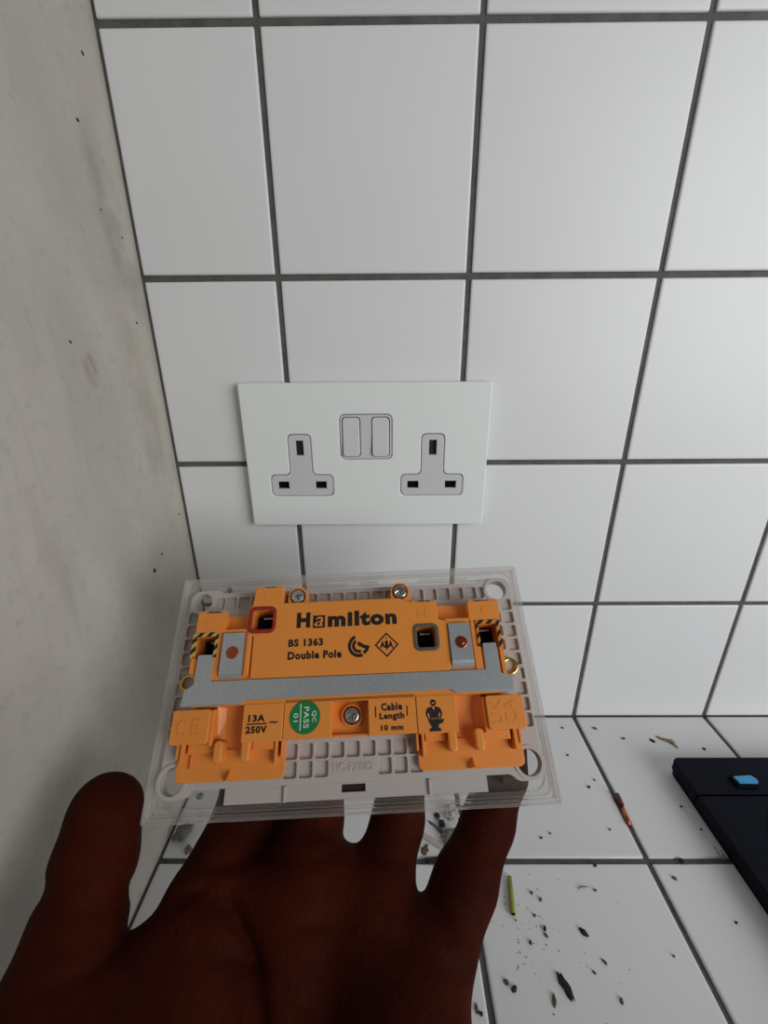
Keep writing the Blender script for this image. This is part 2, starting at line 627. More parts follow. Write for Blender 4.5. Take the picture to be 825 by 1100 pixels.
for k in range(-9, 10):                                  # top row
    x = k * 5.8
    if abs(x) < 54:
        cell(x - 2.45, x + 2.45, 30.4, 35.6)
cell(-58.6, -54.9, 30.4, 35.6)
cell(54.9, 58.0, 30.4, 35.6)
for k in range(-4, 5):                                   # lower rows between the terminal covers
    x = k * 5.8 + 0.3
    cell(x - 2.45, x + 2.45, -26.9, -21.8)
    if abs(k) >= 2:
        cell(x - 2.45, x + 2.45, -32.8, -27.6)
for k in range(-4, 5):                                   # side columns
    y = 4.9 + k * 5.6
    if not (-3.5 < y - 1.3 < 3.5) and y > -24:
        cell(-69.2, -65.0, y - 2.35, y + 2.35)
        cell(64.9, 69.0, y - 2.35, y + 2.35)
    elif y > -24:
        cell(-69.6, -68.6, y - 2.35, y + 2.35)
        cell(67.9, 69.2, y - 2.35, y + 2.35)
for y in (22.0, 16.4, 10.8, -14.4):
    cell(61.6, 63.6, y - 2.2, y + 2.2)
b.ext(OUT, -1.4, 0.0, 0.18, [circ(*h) for h in HOLES] + cells)
backing = b.build('backing', M_BACK, hs)
for x, y, r in HOLES:
    one('hole_collar', M_BACK, backing, 'ext', circ(x, y, r + 1.3), 0.0, 0.4, 0.15, [circ(x, y, r)])
b = MB()
b.ext([(-46.5, -40.2), (49, -40.2), (49, -35.0), (-46.5, -35.0)], -4.5, -2.6, 0.2, [[(-4.2, -38.0), (4.5, -38.0), (4.5, -35.6), (-4.2, -35.6)]])
for x in (-24.5, 28.0):
    b.box(x - 0.5, x + 0.5, -40.2, -35.2, -2.6, -1.6, 0.15)
b.build('ledge', M_BACK, backing)
one('slot_floor', M_SHUT, backing, 'box', -4.2, 4.5, -38.0, -35.6, -4.4, -4.0)
b = MB()
b.text('HC-FX882', -7.0, 7.6, -31.4, -28.6, 0.0, 0.22, bold=0.0)
b.build('embossed_code', M_BACK, backing)
for x, y, m in ((-55.6, -37.0, M_GREYBIT), (55.0, -37.0, M_DKRED), (-54.6, 40.2, M_GREYBIT)):
    b = MB()
    b.ext(circ(x, y, 1.0, 14), -4.6, -2.4, 0.2)
    b.build('moulding_pip', m, backing)

# ---- orange housing
WIN_R = rrect(-38.9, -30.6, 18.5, 26.6, 1.3, 3)          # red-rimmed opening
WIN_G = rrect(26.6, 33.8, 8.9, 16.8, 1.2, 3)             # grey-rimmed opening
WIN_L = [(-59.9, 8.6), (-52.7, 8.6), (-52.7, 16.9), (-59.9, 16.9)]
WIN_E = [(51.2, 8.2), (58.2, 8.2), (58.2, 16.9), (51.2, 16.9)]
b = MB()
b.ext([(-60.8, 3.2), (-58.8, 1.6), (-58.8, -8.6), (-39, -8.6), (-39, -20.4), (39, -20.4), (39, -8.6), (57.4, -8.6), (57.4, -3.2), (59.6, -2.5), (60.3, 26.2), (24, 27.0), (24, 28.6), (-38.8, 28.6), (-38.8, 26.0), (-60.8, 26.2)],
      0.0, 4.2, 0.0, [WIN_R, WIN_G, WIN_L, WIN_E, rrect(-6.9, 6.7, -20.3, -8.7, 0.6, 2)])
b.ext([(-60.8, 3.2), (-58.8, 1.6), (-58.8, -8.4), (57.4, -8.4), (57.4, -3.2), (59.6, -2.5), (60.0, 19.1), (-38.8, 19.1), (-60.8, 19.2)],
      4.2, 9.0, 0.0, [WIN_G, WIN_L, WIN_E, [(-39.3, 18.0), (-30.2, 18.0), (-30.2, 19.0), (-39.3, 19.0)]])
housing = b.build('housing', M_ORANGE, hs)

b = MB()                                                 # raised panel that carries the print
PANEL = [(-37.6, 0.5), (38.2, 0.2), (38.4, 18.9), (35.5, 19.6), (35.4, 26.9), (24.0, 27.3), (20.5, 29.0), (-27.0, 29.0), (-27.2, 35.8), (-38.4, 35.9), (-39.4, 28.4), (-40.4, 27.0), (-40.2, 17.2), (-37.8, 16.4)]
b.ext(round_poly(PANEL, 0.7, 2), 4.2, 10.5, 0.25, [WIN_R, WIN_G])
panel = b.build('top_panel', M_ORANGE, housing)
# terminal blocks beside the panel
for P in ([(-61.0, 18.0), (-49.6, 18.0), (-49.6, 25.6), (-51, 26.3), (-61.0, 26.4)], [(48.0, 18.4), (60.3, 18.2), (60.8, 26.4), (49, 26.4), (48.0, 25.8)]):
    one('terminal_block', M_ORANGE, housing, 'ext', round_poly(P, 0.6, 2), 4.2, 10.2, 0.25)
for a in ((-49.6, -40.4, 18.2, 19.4, 10.0, 0.2), (38.4, 48.0, 18.6, 19.8, 10.0, 0.2), (-61.2, -59.9, 3.4, 18.0, 10.0, 0.15), (58.2, 59.7, -3.0, 18.2, 10.0, 0.15),
          (-52.6, -50.2, 0.6, 18.0, 10.1, 0.25), (48.2, 51.0, 0.2, 18.3, 10.1, 0.25), (-40.6, -38.4, 1.6, 18.0, 10.4, 0.6), (37.6, 39.0, 0.8, 18.6, 10.5, 0.4)):
    one('partition', M_ORANGE, housing, 'box', *a[:4], 4.2, *a[4:])
for a in ((-50.2, -40.6, 0.6, 18.2), (39.0, 48.2, 0.6, 18.6)):
    one('tab_seat', M_ORANGE, housing, 'box', *a, 4.2, 9.6)
for x0, x1, y in ((-60.6, -58.2, 26.3), (-51.6, -50.0, 25.9), (-38.0, -36.2, 35.8), (-29.6, -27.6, 35.8), (25.4, 27.0, 27.0), (34.0, 35.4, 26.9), (48.6, 50.4, 26.3), (58.4, 60.2, 26.3)):
    one('tooth', M_ORANGE, housing, 'box', x0, x1, y - 0.2, y + 0.9, 6.0, 10.0, 0.15)
for x0, x1, y in ((-57.2, -52.6, 26.4), (-35.2, -30.6, 35.9), (28.0, 33.0, 27.1), (51.4, 57.2, 26.4)):
    one('notch_shade', M_BLACK, housing, 'box', x0, x1, y - 0.1, y + 0.5, 5.0, 9.6)  # solid black boxes stand in for the shade inside edge notches
one('dark_slot', M_DKRED, housing, 'box', -26.9, -24.6, 29.0, 34.2, 0.0, 4.0)  # dark red block fills an open gap, its shade put into the colour
for x, y in ((-21.3, 31.9), (21.1, 32.0)):
    P = [(x - 4.1, y - 4.6)] + [(x + 4.1 * math.cos(math.pi * k / 14), y + 4.1 * math.sin(math.pi * k / 14)) for k in range(14, -1, -1)] + [(x + 4.1, y - 4.6)]
    one('screw_boss', M_ORANGE, housing, 'ext', P, 0.0, 9.0, 0.3)
# openings
for o_, ring, m, nm in ((rrect(-40.4, -29.3, 17.2, 27.9, 2.4, 4), WIN_R, M_RED, 'red_rim'), (rrect(25.2, 35.2, 7.6, 18.1, 2.2, 4), WIN_G, M_GREY, 'grey_rim')):
    b = MB()
    b.ext(o_, 10.0, 11.0, 0.25, [ring])
    b.build(nm, m, housing)
b = MB()
b.ext([(-61.6, 9.0), (-59.9, 9.0), (-59.9, 16.9), (-52.7, 16.9), (-52.7, 9.0), (-51.6, 9.0), (-51.6, 18.4), (-61.3, 18.4)], 10.0, 10.7, 0.1)
b.build('hatched_rim', M_HATCH_Y, housing)
b = MB()
b.ext([(50.0, 8.4), (51.2, 8.4), (51.2, 16.9), (58.2, 16.9), (58.2, 7.6), (59.8, 7.6), (59.6, 18.5), (50.3, 18.5)], 10.0, 10.7, 0.1)
b.build('hatched_rim', M_HATCH_O, housing)
for x0, x1, y0, y1, zt in ((-37.4, -30.8, 18.6, 25.0, 4.4), (26.8, 33.0, 9.1, 15.8, 4.4), (-58.0, -52.8, 8.7, 16.2, 4.0), (51.4, 57.4, 8.3, 16.2, 4.0)):
    b = MB()
    b.box(x0, x1, y0, y1, 0.6, zt, 0.3)
    blk = b.build('terminal_clamp', M_BLACK, housing)
    b = MB()
    b.box(x0 + 1.5, x1 - 0.6, y1 - 0.9, y1 - 0.2, zt, zt + 0.15)
    b.build('glint_edge', M_STEEL, blk)  # thin steel bar added as a modelled glint inside the opening
for x0, x1, y0, y1 in ((-38.8, -30.7, 18.6, 26.5), (26.7, 33.7, 9.0, 16.7), (-59.8, -52.8, 8.7, 16.8), (51.3, 58.1, 8.3, 16.8)):
    one('opening_floor', M_DKRED, housing, 'box', x0, x1, y0, y1, 0.1, 0.6)
# faint moulded letters on the blocks
for t_, a in (('E', (-57.0, -54.4, 20.8, 23.6, 10.2)), ('L', (-34.6, -32.2, 30.0, 33.4, 10.5)), ('N', (27.6, 31.0, 20.6, 24.0, 10.5)), ('E', (53.4, 56.0, 20.8, 23.8, 10.2))):
    one('moulded_letter', M_ORANGE, housing, 'text', t_, *a, 0.15, bold=0)

# lower half: label blocks, cable channels, bottom covers
one('lower_panel', M_ORANGE, housing, 'ext', [(-24.2, -20.4), (-6.9, -20.4), (-6.9, -8.7), (6.7, -8.7), (6.7, -20.4), (24.2, -20.4), (24.2, -7.2), (-24.2, -7.2)], 4.2, 9.0, 0.2)
one('recess_lip', M_ORANGE, housing, 'box', -6.9, 6.7, -20.3, -19.6, 3.0, 5.2, 0.15)
one('recess_floor', M_ORANGE, housing, 'box', -6.9, 6.7, -20.3, -8.7, 0.2, 3.0)
one('screw_boss', M_ORANGE, housing, 'ext', circ(0.4, -13.4, 4.0, 28), 3.0, 4.6, 0.3)
for s in (-1, 1):
    off = 0.0 if s < 0 else -0.9

    def bx(B, xa, xb, y0, y1, z0, z1, bev=0.15):
        x0, x1 = sorted((s * (xa + off), s * (xb + off)))
        one(B, M_ORANGE, cover, 'box', x0, x1, y0, y1, z0, z1, bev)

    b = MB()
    b.ext(rrect(*sorted((s * 24.4, s * 39.0)), -20.7, -8.2, 0.3, 2), 3.6, 9.3, 0.25)
    b.build('label_block', M_ORANGE, housing)
    b = MB()
    b.ext(rrect(*sorted((s * (51.0 + off), s * (64.8 + off))), -20.5, -9.1, 1.0, 3), 1.4, 9.2, 0.35)
    b.build('outer_block', M_ORANGE, housing)
    x0, x1 = sorted((s * (49.9 + off), s * (51.0 + off)))
    one('channel_wall', M_ORANGE, housing, 'box', x0, x1, -21.2, -9.3, 1.4, 8.0, 0.25)
    b = MB()                                             # sloping channel floor (x across, ramp along y)
    xa, xb = sorted((s * 39.0, s * (50.2 + off)))
    xm = s * (47.4 + off)
    prof = [(-8.2, 3.2), (-13.0, 2.0), (-19.0, 1.5), (-24.0, 1.3)]
    V, F = [], []
    for y, z in prof:
        V += [(s * 39.0, y, z), (xm, y, z), (s * (50.2 + off), y, z + 2.0 - (abs(y) - 8) * 0.1)]
    for y, z in prof:
        V += [(s * 39.0, y, 0.4), (xm, y, 0.4), (s * (50.2 + off), y, 0.4)]
    for i in range(3):
        a = i * 3
        F += [(a, a + 1, a + 4, a + 3), (a + 1, a + 2, a + 5, a + 4)]
        c = 12 + a
        F += [(c, c + 3, c + 4, c + 1), (c + 1, c + 4, c + 5, c + 2), (a, a + 3, c + 3, c), (a + 2, c + 2, c + 5, a + 5)]
    F += [(0, 12, 13, 1), (1, 13, 14, 2), (9, 10, 22, 21), (10, 11, 23, 22)]
    b.raw(V, F)
    b.build('cable_channel', M_ORANGE, housing)
    b = MB()
    b.ext(rrect(*sorted((s * 24.3, s * (64.0 + off))), -32.6, -19.5, 2.2, 4), 0.1, 1.2, 0.3)
    cover = b.build('cable_cover', M_ORANGE, housing)
    bx('cover_panel', 27.6, 58.8, -28.3, -22.6, 1.2, 2.3, 0.2)
    for xa, xb in ((45.8, 49.0), (36.0, 39.2)):
        x0, x1 = sorted((s * (xa + off), s * (xb + off)))
        one('prong', M_ORANGE, cover, 'ext', rrect(x0, x1, -26.8, -19.6, 1.45, 4), 1.2, 7.6, 0.6)
    bx('crossbar', 49.4, 59.2, -23.6, -20.4, 1.2, 5.0, 0.3)
    bx('crossbar', 28.0, 35.8, -23.2, -20.4, 1.2, 5.0, 0.3)
    bx('rib', 60.2, 61.6, -27.0, -20.0, 1.2, 5.6, 0.2)
    bx('rib', 62.2, 63.2, -25.2, -20.0, 1.2, 5.2, 0.2)
    bx('rib', 26.6, 27.6, -28.0, -20.4, 1.2, 5.6, 0.2)
    bx('rib', 24.6, 25.4, -26.0, -20.4, 1.2, 5.2, 0.2)
    b = MB()
    xt = s * 44.0
    b.raw([(xt - 2.1, -32.4, 1.2), (xt + 2.1, -32.4, 1.2), (xt, -28.9, 1.2), (xt, -31.8, 4.8)], [(0, 1, 3), (1, 2, 3), (2, 0, 3), (0, 2, 1)])
    b.build('arrow_mark', M_ORANGE, cover)

# moulded approval marks
one('moulded_mark', M_ORANGE, housing, 'text', 'C', -62.2, -59.2, -17.8, -12.4, 9.2, 0.3, bold=0)
one('moulded_mark', M_ORANGE, housing, 'text', 'E', -57.0, -54.2, -17.6, -12.4, 9.2, 0.3, bold=0)
one('moulded_mark', M_ORANGE, housing, 'text', 'UK', 51.6, 55.6, -18.6, -10.8, 9.2, 0.16, rot=math.pi / 2, bold=0)
one('moulded_mark', M_ORANGE, housing, 'text', 'CA', 56.6, 60.8, -18.6, -10.8, 9.2, 0.16, rot=math.pi / 2, bold=0)

# ---- earth strap, clips, rivets, screws, eyelets
b = MB()
b.ext(round_poly([(-62.4, -8.1), (-40.3, -8.1), (-38.8, -6.9), (37.4, -6.4), (39.4, -7.7), (61.6, -7.9), (61.6, -2.6), (57.2, -1.4), (57.2, 9.7), (51.9, 9.7), (51.7, 0.1), (-52.3, 0.3), (-52.4, 10.0), (-58.7, 10.1), (-58.7, -0.6), (-62.0, -2.8)], 0.4, 2), 9.0, 10.2, 0.3)
b.build('earth_strap', M_STEEL, hs)
for x0, x1 in ((-49.4, -41.0), (39.2, 47.6)):
    # tab with a rolled lower lip: profile in (y, z), extruded across x
    prof = [(17.5, 9.6), (17.5, 10.6), (3.4, 10.9), (2.2, 10.6), (1.4, 9.6), (1.3, 8.0), (0.4, 8.0), (0.4, 10.3), (1.6, 11.5), (3.4, 11.9), (17.6, 11.4)]
    prof = [(17.6, 9.7), (17.6, 11.2), (3.6, 11.4), (2.4, 11.1), (1.2, 10.1), (0.6, 9.0), (0.6, 8.2), (2.2, 8.2), (2.6, 9.7)]
    n = len(prof)
    b = MB()
    b.raw([(x0, y, z) for y, z in prof] + [(x1, y, z) for y, z in prof],
          [tuple(range(n)), tuple(range(2 * n - 1, n - 1, -1))] + [(k, (k + 1) % n, (k + 1) % n + n, k + n) for k in range(n)])
    clip = b.build('contact_tab', M_STEEL, hs)
    cx = (x0 + x1) / 2 + 0.1
    b = MB()
    b.ext(circ(cx, 10.2, 2.35, 24), 11.1, 11.6, 0.2)
    b.ext(circ(cx, 10.2, 1.2, 16), 11.6, 12.1, 0.25)
    b.build('rivet', M_COPPER, clip)
for x, y, z in ((-21.3, 31.9, 9.0), (21.1, 32.0, 9.0), (0.4, -13.4, 4.6)):
    b = MB()
    b.ext(circ(x, y, 2.6, 28), z, z + 0.9, 0.35, [[(x + math.cos(k * math.pi / 4 + 0.3) * (1.7 if k % 2 == 0 else 0.55), y + math.sin(k * math.pi / 4 + 0.3) * (1.7 if k % 2 == 0 else 0.55)) for k in range(8)]])
    s_ = b.build('screw', M_SCREW, hs)
    b = MB()
    b.ext(circ(x, y, 2.2, 20), z - 0.1, z + 0.2)
    b.build('screw_recess', M_GREYBIT, s_)
    b = MB()
    b.ext(circ(x, y, 3.2, 28), z - 0.1, z + 0.25, 0.05, [circ(x, y, 2.62, 28)])
    b.build('screw_collar', M_DKRED, s_)
for x, y in ((-64.4, 1.1), (63.6, 2.0)):
    b = MB()
    b.ext(circ(x, y, 3.3, 28), 0.0, 1.6, 0.4, [circ(x, y, 2.1, 28)])
    b.build('eyelet', M_BRASS, hs)
    b = MB()
    b.ext(circ(x, y, 2.1, 24), 0.0, 0.3)
    b.build('eyelet_core', M_BACK, hs)

# ---- print
PZ = 10.5
b = MB()
b.text('H', -21.0, -15.6, 18.6, 24.7, PZ, 0.06, bold=0.06)
b.ext([(-14.5, 18.3), (-9.7, 18.3), (-9.7, 23.3), (-14.5, 23.3)], PZ, PZ + 0.06)
b.text('milton', -8.6, 19.0, 18.4, 24.5, PZ, 0.06, bold=0.055)
b.build('printed_lettering', M_INK, panel)
one('printed_lettering', M_INK, panel, 'text', 'BS 1363', -23.8, -10.3, 11.4, 14.4, PZ, 0.06, bold=0.05)
one('printed_lettering', M_INK, panel, 'text', 'Double Pole', -23.8, -3.0, 6.6, 9.6, PZ, 0.06, bold=0.05)


def arc(B, cx, cy, r0, r1, a0, a1, z, n=14):
    P = [(cx + r1 * math.cos(math.radians(a0 + (a1 - a0) * k / n)), cy + r1 * math.sin(math.radians(a0 + (a1 - a0) * k / n))) for k in range(n + 1)]
    P += [(cx + r0 * math.cos(math.radians(a1 + (a0 - a1) * k / n)), cy + r0 * math.sin(math.radians(a1 + (a0 - a1) * k / n))) for k in range(n + 1)]
    B.ext(P, z, z + 0.06)


# swoosh emblem: two nested arcs and a wedge
b = MB()
arc(b, 3.7, 10.7, 3.1, 4.3, 112, 292, PZ)
arc(b, 3.7, 10.7, 1.6, 2.7, 122, 292, PZ)
b.ext([(3.0, 11.9), (3.9, 12.2), (5.4, 11.2), (7.9, 10.5), (7.3, 8.8), (5.9, 7.4), (5.2, 8.4), (6.2, 9.4), (4.6, 10.2), (3.4, 10.8)], PZ, PZ + 0.06)
b.build('printed_emblem', M_INK, panel)
# diamond approval mark
b = MB()
D = lambda r: [(14.5, 10.6 + r), (14.5 + r, 10.6), (14.5, 10.6 - r), (14.5 - r, 10.6)]
b.ext(D(4.7), PZ, PZ + 0.06, 0, [D(3.9)])
b.text('ASA', 11.9, 17.1, 9.4, 12.0, PZ, 0.06, bold=0.07)
b.ext([(14.0, 12.2), (15.0, 12.2), (14.8, 8.6), (14.3, 8.6)], PZ, PZ + 0.06)
b.ext([(14.2, 12.8), (14.7, 12.8), (14.7, 13.4), (14.2, 13.4)], PZ, PZ + 0.06)
b.build('printed_emblem', M_INK, panel)
b = MB()
b.text('a', -13.9, -10.4, 18.9, 22.7, PZ + 0.06, 0.04, bold=0.0, shear=0.25)
b.build('printed_letter', M_ORANGE, panel)
b = MB()
LZ = 9.3
b.text('13A', -37.0, -30.9, -14.2, -11.8, LZ, 0.06, bold=0.05)
b.box(-37.4, -30.2, -15.1, -14.65, LZ, LZ + 0.06)
b.text('250V', -37.6, -29.9, -17.9, -15.5, LZ, 0.06, bold=0.05)
b.text('~', -29.2, -26.3, -15.0, -14.1, LZ, 0.06, bold=0.03)
b.build('printed_lettering', M_INK, housing)
b = MB()
LZ = 9.0
b.text('Cable', 11.4, 19.2, -12.6, -10.0, LZ, 0.06, bold=0.05)
b.text('Length', 10.7, 19.8, -16.0, -13.2, LZ, 0.06, bold=0.05)
b.text('10 mm', 11.1, 19.2, -19.1, -17.2, LZ, 0.06, bold=0.05)
b.box(9.1, 9.55, -14.6, -11.0, LZ, LZ + 0.06)
b.box(20.7, 21.15, -14.6, -11.2, LZ, LZ + 0.06)
b.build('printed_lettering', M_INK, housing)
b = MB()
LZ = 9.3
# emblem: figure standing behind an anvil
X0 = 30.6
b.ext(circ(X0, -10.7, 1.15, 18), LZ, LZ + 0.06)
fig = [(-1.1, -12.0), (1.1, -12.0), (2.4, -12.5), (3.0, -13.9), (2.9, -14.9), (2.2, -16.3), (1.8, -15.9), (2.3, -14.6), (2.1, -13.9), (1.7, -14.6), (1.6, -16.2),
       (3.6, -16.2), (3.0, -17.4), (1.5, -17.9), (1.3, -18.8), (2.1, -19.3), (2.1, -20.1), (-2.1, -20.1), (-2.1, -19.3), (-1.2, -18.8), (-1.6, -17.8), (-2.2, -17.0), (-2.2, -15.9), (-1.6, -16.1), (-1.7, -14.6), (-2.1, -13.9), (-2.4, -14.6), (-1.8, -16.0), (-2.2, -16.4), (-2.9, -14.9), (-3.0, -13.9), (-2.4, -12.5)]
b.ext([(X0 + x, y) for x, y in fig], LZ, LZ + 0.06)
b.build('printed_emblem', M_INK, housing)
b = MB()
b.box(X0 - 0.35, X0 + 0.35, -12.9, -12.1, LZ + 0.06, LZ + 0.1)
b.box(X0 - 0.5, X0 + 0.5, -11.0, -10.6, LZ + 0.06, LZ + 0.1)
b.box(X0 - 1.2, X0 + 1.2, -16.05, -15.9, LZ + 0.06, LZ + 0.1)
b.build('printed_highlights', M_ORANGE, housing)
b = MB()
b.ext(circ(-16.5, -13.4, 5.6, 48), 9.0, 9.12)
stk = b.build('sticker', M_GREEN, hs)
b = MB()
b.text('QC', -14.0, -12.3, -15.2, -11.4, 9.12, 0.05, rot=-math.pi / 2, bold=0.0)
b.text('PASS', -16.9, -15.0, -17.0, -10.0, 9.12, 0.05, rot=-math.pi / 2, bold=0.0)
b.text('01', -20.6, -18.9, -14.8, -12.0, 9.12, 0.05, rot=-math.pi / 2, bold=0.0)
b.box(-18.2, -17.9, -17.8, -8.9, 9.12, 9.17)
b.build('sticker_lettering', M_WHITE_INK, stk)


# ------------------------------------------------------------------ the hand (signed distance field, one surface)
def build_hand():
    h = 1.5
    lo = np.array([-122.0, -306.0, -44.0])
    hi = np.array([80.0, 14.0, 176.0])
    n = np.ceil((hi - lo) / h).astype(int)
    ax = [(lo[i] + h * np.arange(n[i])).astype(np.float32) for i in range(3)]
    X, Y, Z = ax[0][:, None, None], ax[1][None, :, None], ax[2][None, None, :]

    def cone(a, b_, ra, rb):
        d = [b_[i] - a[i] for i in range(3)]
        L2 = sum(x * x for x in d)
        t = np.clip(((X - a[0]) * d[0] + (Y - a[1]) * d[1] + (Z - a[2]) * d[2]) / L2, 0, 1)
        q = np.sqrt((X - a[0] - t * d[0]) ** 2 + (Y - a[1] - t * d[1]) ** 2 + (Z - a[2] - t * d[2]) ** 2)
        return q - (ra + (rb - ra) * t)

    def smin(a, b_, k):
        m = np.maximum(k - np.abs(a - b_), 0) / k
        return np.minimum(a, b_) - m * m * k * 0.25

    def chain(P, k=3.0):
        d = None
        for p, q in zip(P[:-1], P[1:]):
            e = cone(p[:3], q[:3], p[3], q[3])
            d = e if d is None else smin(d, e, k)
        return d

    palm = None
    for p, q in (((-46, -78, -4, 13.0), (-24, -165, 20, 16.0)), ((-20, -77, -5, 13.0), (-13, -165, 20, 16.0)),
                 ((5, -79, -5, 12.5), (0, -165, 21, 15.0)), ((22, -84, -3, 12.0), (6, -165, 24, 15.0)),
                 ((15, -98, 5, 13.5), (2, -150, 24, 19.0)), ((-76, -92, 14, 16.0), (-38, -148, 26, 21.0)),
                 ((-61, -81.5, 1, 12.0), (-40, -110, 6, 14.0)), ((-17, -163, 22, 23.0), (-12, -205, 58, 26.0)), ((-12, -205, 58, 26.0), (-4, -278, 126, 33.0)),
                 ((-44, -70, -8, 11.5), (-14, -66, -10, 11.5)), ((-14, -66.5, -10, 11.0), (4, -68, -10, 10.0))):
        e = cone(p[:3], q[:3], p[3], q[3])
        palm = e if palm is None else smin(palm, e, 10.0)
    fingers = [
        [(-46, -80, -4, 13), (-50, -68.5, -8, 13.6), (-43.4, -47, -20.2, 11.9), (-41, -22, -18.6, 10.4), (-39.5, -4, -17.2, 8.8)],
        [(-20, -78, -5, 13), (-19, -65, -11.5, 12.6), (-17.6, -47.6, -20.6, 12.3), (-15, -19, -18.8, 10.6), (-14, 2, -17.4, 9.0)],
        [(4, -79, -5, 12), (9.8, -64, -12, 10.6), (16.0, -48.8, -18.3, 9.8), (21, -22, -17.6, 9.2), (24.5, -4, -16.4, 8.0)],
        [(25, -84, -4, 12.0), (38.5, -67, -12, 10.6), (50.6, -50.5, -18.2, 9.3), (58.6, -36, -17.4, 8.8), (61.8, -27, -16.8, 8.0)],
        [(-74, -96, 14, 17), (-82.5, -82, 12, 14.5), (-84.0, -67, 6, 13.0), (-86.0, -53, 1, 12.6), (-88.6, -40, -3.5, 12.2)],
    ]
    d = palm
    for i, P in enumerate(fingers):
        e = smin(palm, chain(P), 6.0 if i < 4 else 4.0)
        d = smin(d, e, 4.0 if i == 1 else 1.2)

    # creases: shallow valleys on the palm side, following polylines in (x, y)
    def crease(P, depth, w):
        best = None
        for (x0, y0), (x1, y1) in zip(P[:-1], P[1:]):
            dx, dy = x1 - x0, y1 - y0
            t = np.clip(((X - x0) * dx + (Y - y0) * dy) / (dx * dx + dy * dy), 0, 1)
            q = (X - x0 - t * dx) ** 2 + (Y - y0 - t * dy) ** 2
            best = q if best is None else np.minimum(best, q)
        return depth * np.exp(-best / (w * w))

    # palm side only
    zs = np.clip((Z + 14) / 6, 0, 1) * np.clip((Y + 160) / 20, 0, 1)
    cr = crease([(-56, -64), (-48, -62.5), (-38, -66), (-29, -77), (-23, -92), (-20, -110)], 2.8, 1.9)
    cr = cr + crease([(-16, -70), (2, -72), (20, -78), (34, -84)], 1.5, 1.6)
    cr = cr + crease([(-46, -73), (-26, -80), (0, -92), (14, -104)], 1.4, 1.7)
    for P in ([(-56, -57), (-33, -56)], [(-30, -56), (-7, -56)], [(1, -56), (22, -60)], [(24, -68), (33, -72), (40, -79)], [(38, -54), (54, -63)], [(40, -52), (55, -60)]):
        cr = cr + crease(P, 1.2, 1.3)
    for P in ([(-99, -57), (-73, -60)], [(-98, -60), (-72, -63)], [(-99, -84), (-82, -76), (-70, -74)]):
        cr = cr + crease(P, 1.1, 1.4)
    d = d + cr * zs
    # gentle lumpiness of flesh
    d = d + 0.35 * np.sin(X * 0.23 + 1.0) * np.sin(Y * 0.19) * np.cos(Z * 0.21)

    s = d < 0
    cs = [s[i:n[0] - 1 + i, j:n[1] - 1 + j, k:n[2] - 1 + k] for i in (0, 1) for j in (0, 1) for k in (0, 1)]
    cnt = sum(c.astype(np.int8) for c in cs)
    mixed = (cnt > 0) & (cnt < 8)
    I, J, K = np.nonzero(mixed)
    idx = np.full(mixed.shape, -1, np.int32)
    idx[mixed] = np.arange(len(I))
    acc = np.zeros((len(I), 3))
    c_ = np.zeros(len(I))
    off = [(i, j, k) for i in (0, 1) for j in (0, 1) for k in (0, 1)]
    for a in off:
        for axn in range(3):
            if a[axn] == 0:
                b_ = list(a)
                b_[axn] = 1
                f0 = d[I + a[0], J + a[1], K + a[2]]
                f1 = d[I + b_[0], J + b_[1], K + b_[2]]
                m = (f0 < 0) != (f1 < 0)
                t = np.where(m, f0 / np.where(m, f0 - f1, 1), 0)
                p = np.array(a, float)[None, :].repeat(len(I), 0)
                p[:, axn] += t
                acc[m] += p[m]
                c_ += m
    V = (np.stack([I, J, K], 1) + acc / c_[:, None]) * h + lo
    F = []
    for axn in range(3):
        u, v = [(1, 2), (2, 0), (0, 1)][axn]
        sl0 = [slice(None)] * 3
        sl1 = [slice(None)] * 3
        sl0[axn] = slice(0, -1)
        sl1[axn] = slice(1, None)
        ch = s[tuple(sl0)] != s[tuple(sl1)]
        E = np.stack(np.nonzero(ch), 1)
        ok = (E[:, u] > 0) & (E[:, v] > 0) & (E[:, u] < n[u] - 1) & (E[:, v] < n[v] - 1)
        E = E[ok]
        inside = s[E[:, 0], E[:, 1], E[:, 2]]
        q = []
        for du, dv in ((-1, -1), (0, -1), (0, 0), (-1, 0)):
            G = E.copy()
            G[:, u] += du
            G[:, v] += dv
            q.append(idx[G[:, 0], G[:, 1], G[:, 2]])
        Q = np.stack(q, 1)
        Q[~inside] = Q[~inside][:, ::-1]
        F.append(Q)
    F = np.concatenate(F)
    F = F[(F >= 0).all(1)]
    # light Laplacian relaxation
    for _ in range(3):
        S = np.zeros_like(V)
        N = np.zeros(len(V))
        for k in range(4):
            a, b_ = F[:, k], F[:, (k + 1) % 4]
            np.add.at(S, a, V[b_])
            np.add.at(N, a, 1)
            np.add.at(S, b_, V[a])
            np.add.at(N, b_, 1)
        V = 0.6 * V + 0.4 * S / np.maximum(N, 1)[:, None]
    me = bpy.data.meshes.new('hand')
    me.from_pydata((V * 0.001).tolist(), [], F.tolist())
    me.polygons.foreach_set('use_smooth', [True] * len(me.polygons))
    me.update()
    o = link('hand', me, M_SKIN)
    o.matrix_world = HELD
    return o


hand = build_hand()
tag(hand, 'left hand, palm up with spread fingers, gripping the orange-backed socket from below', 'hand')
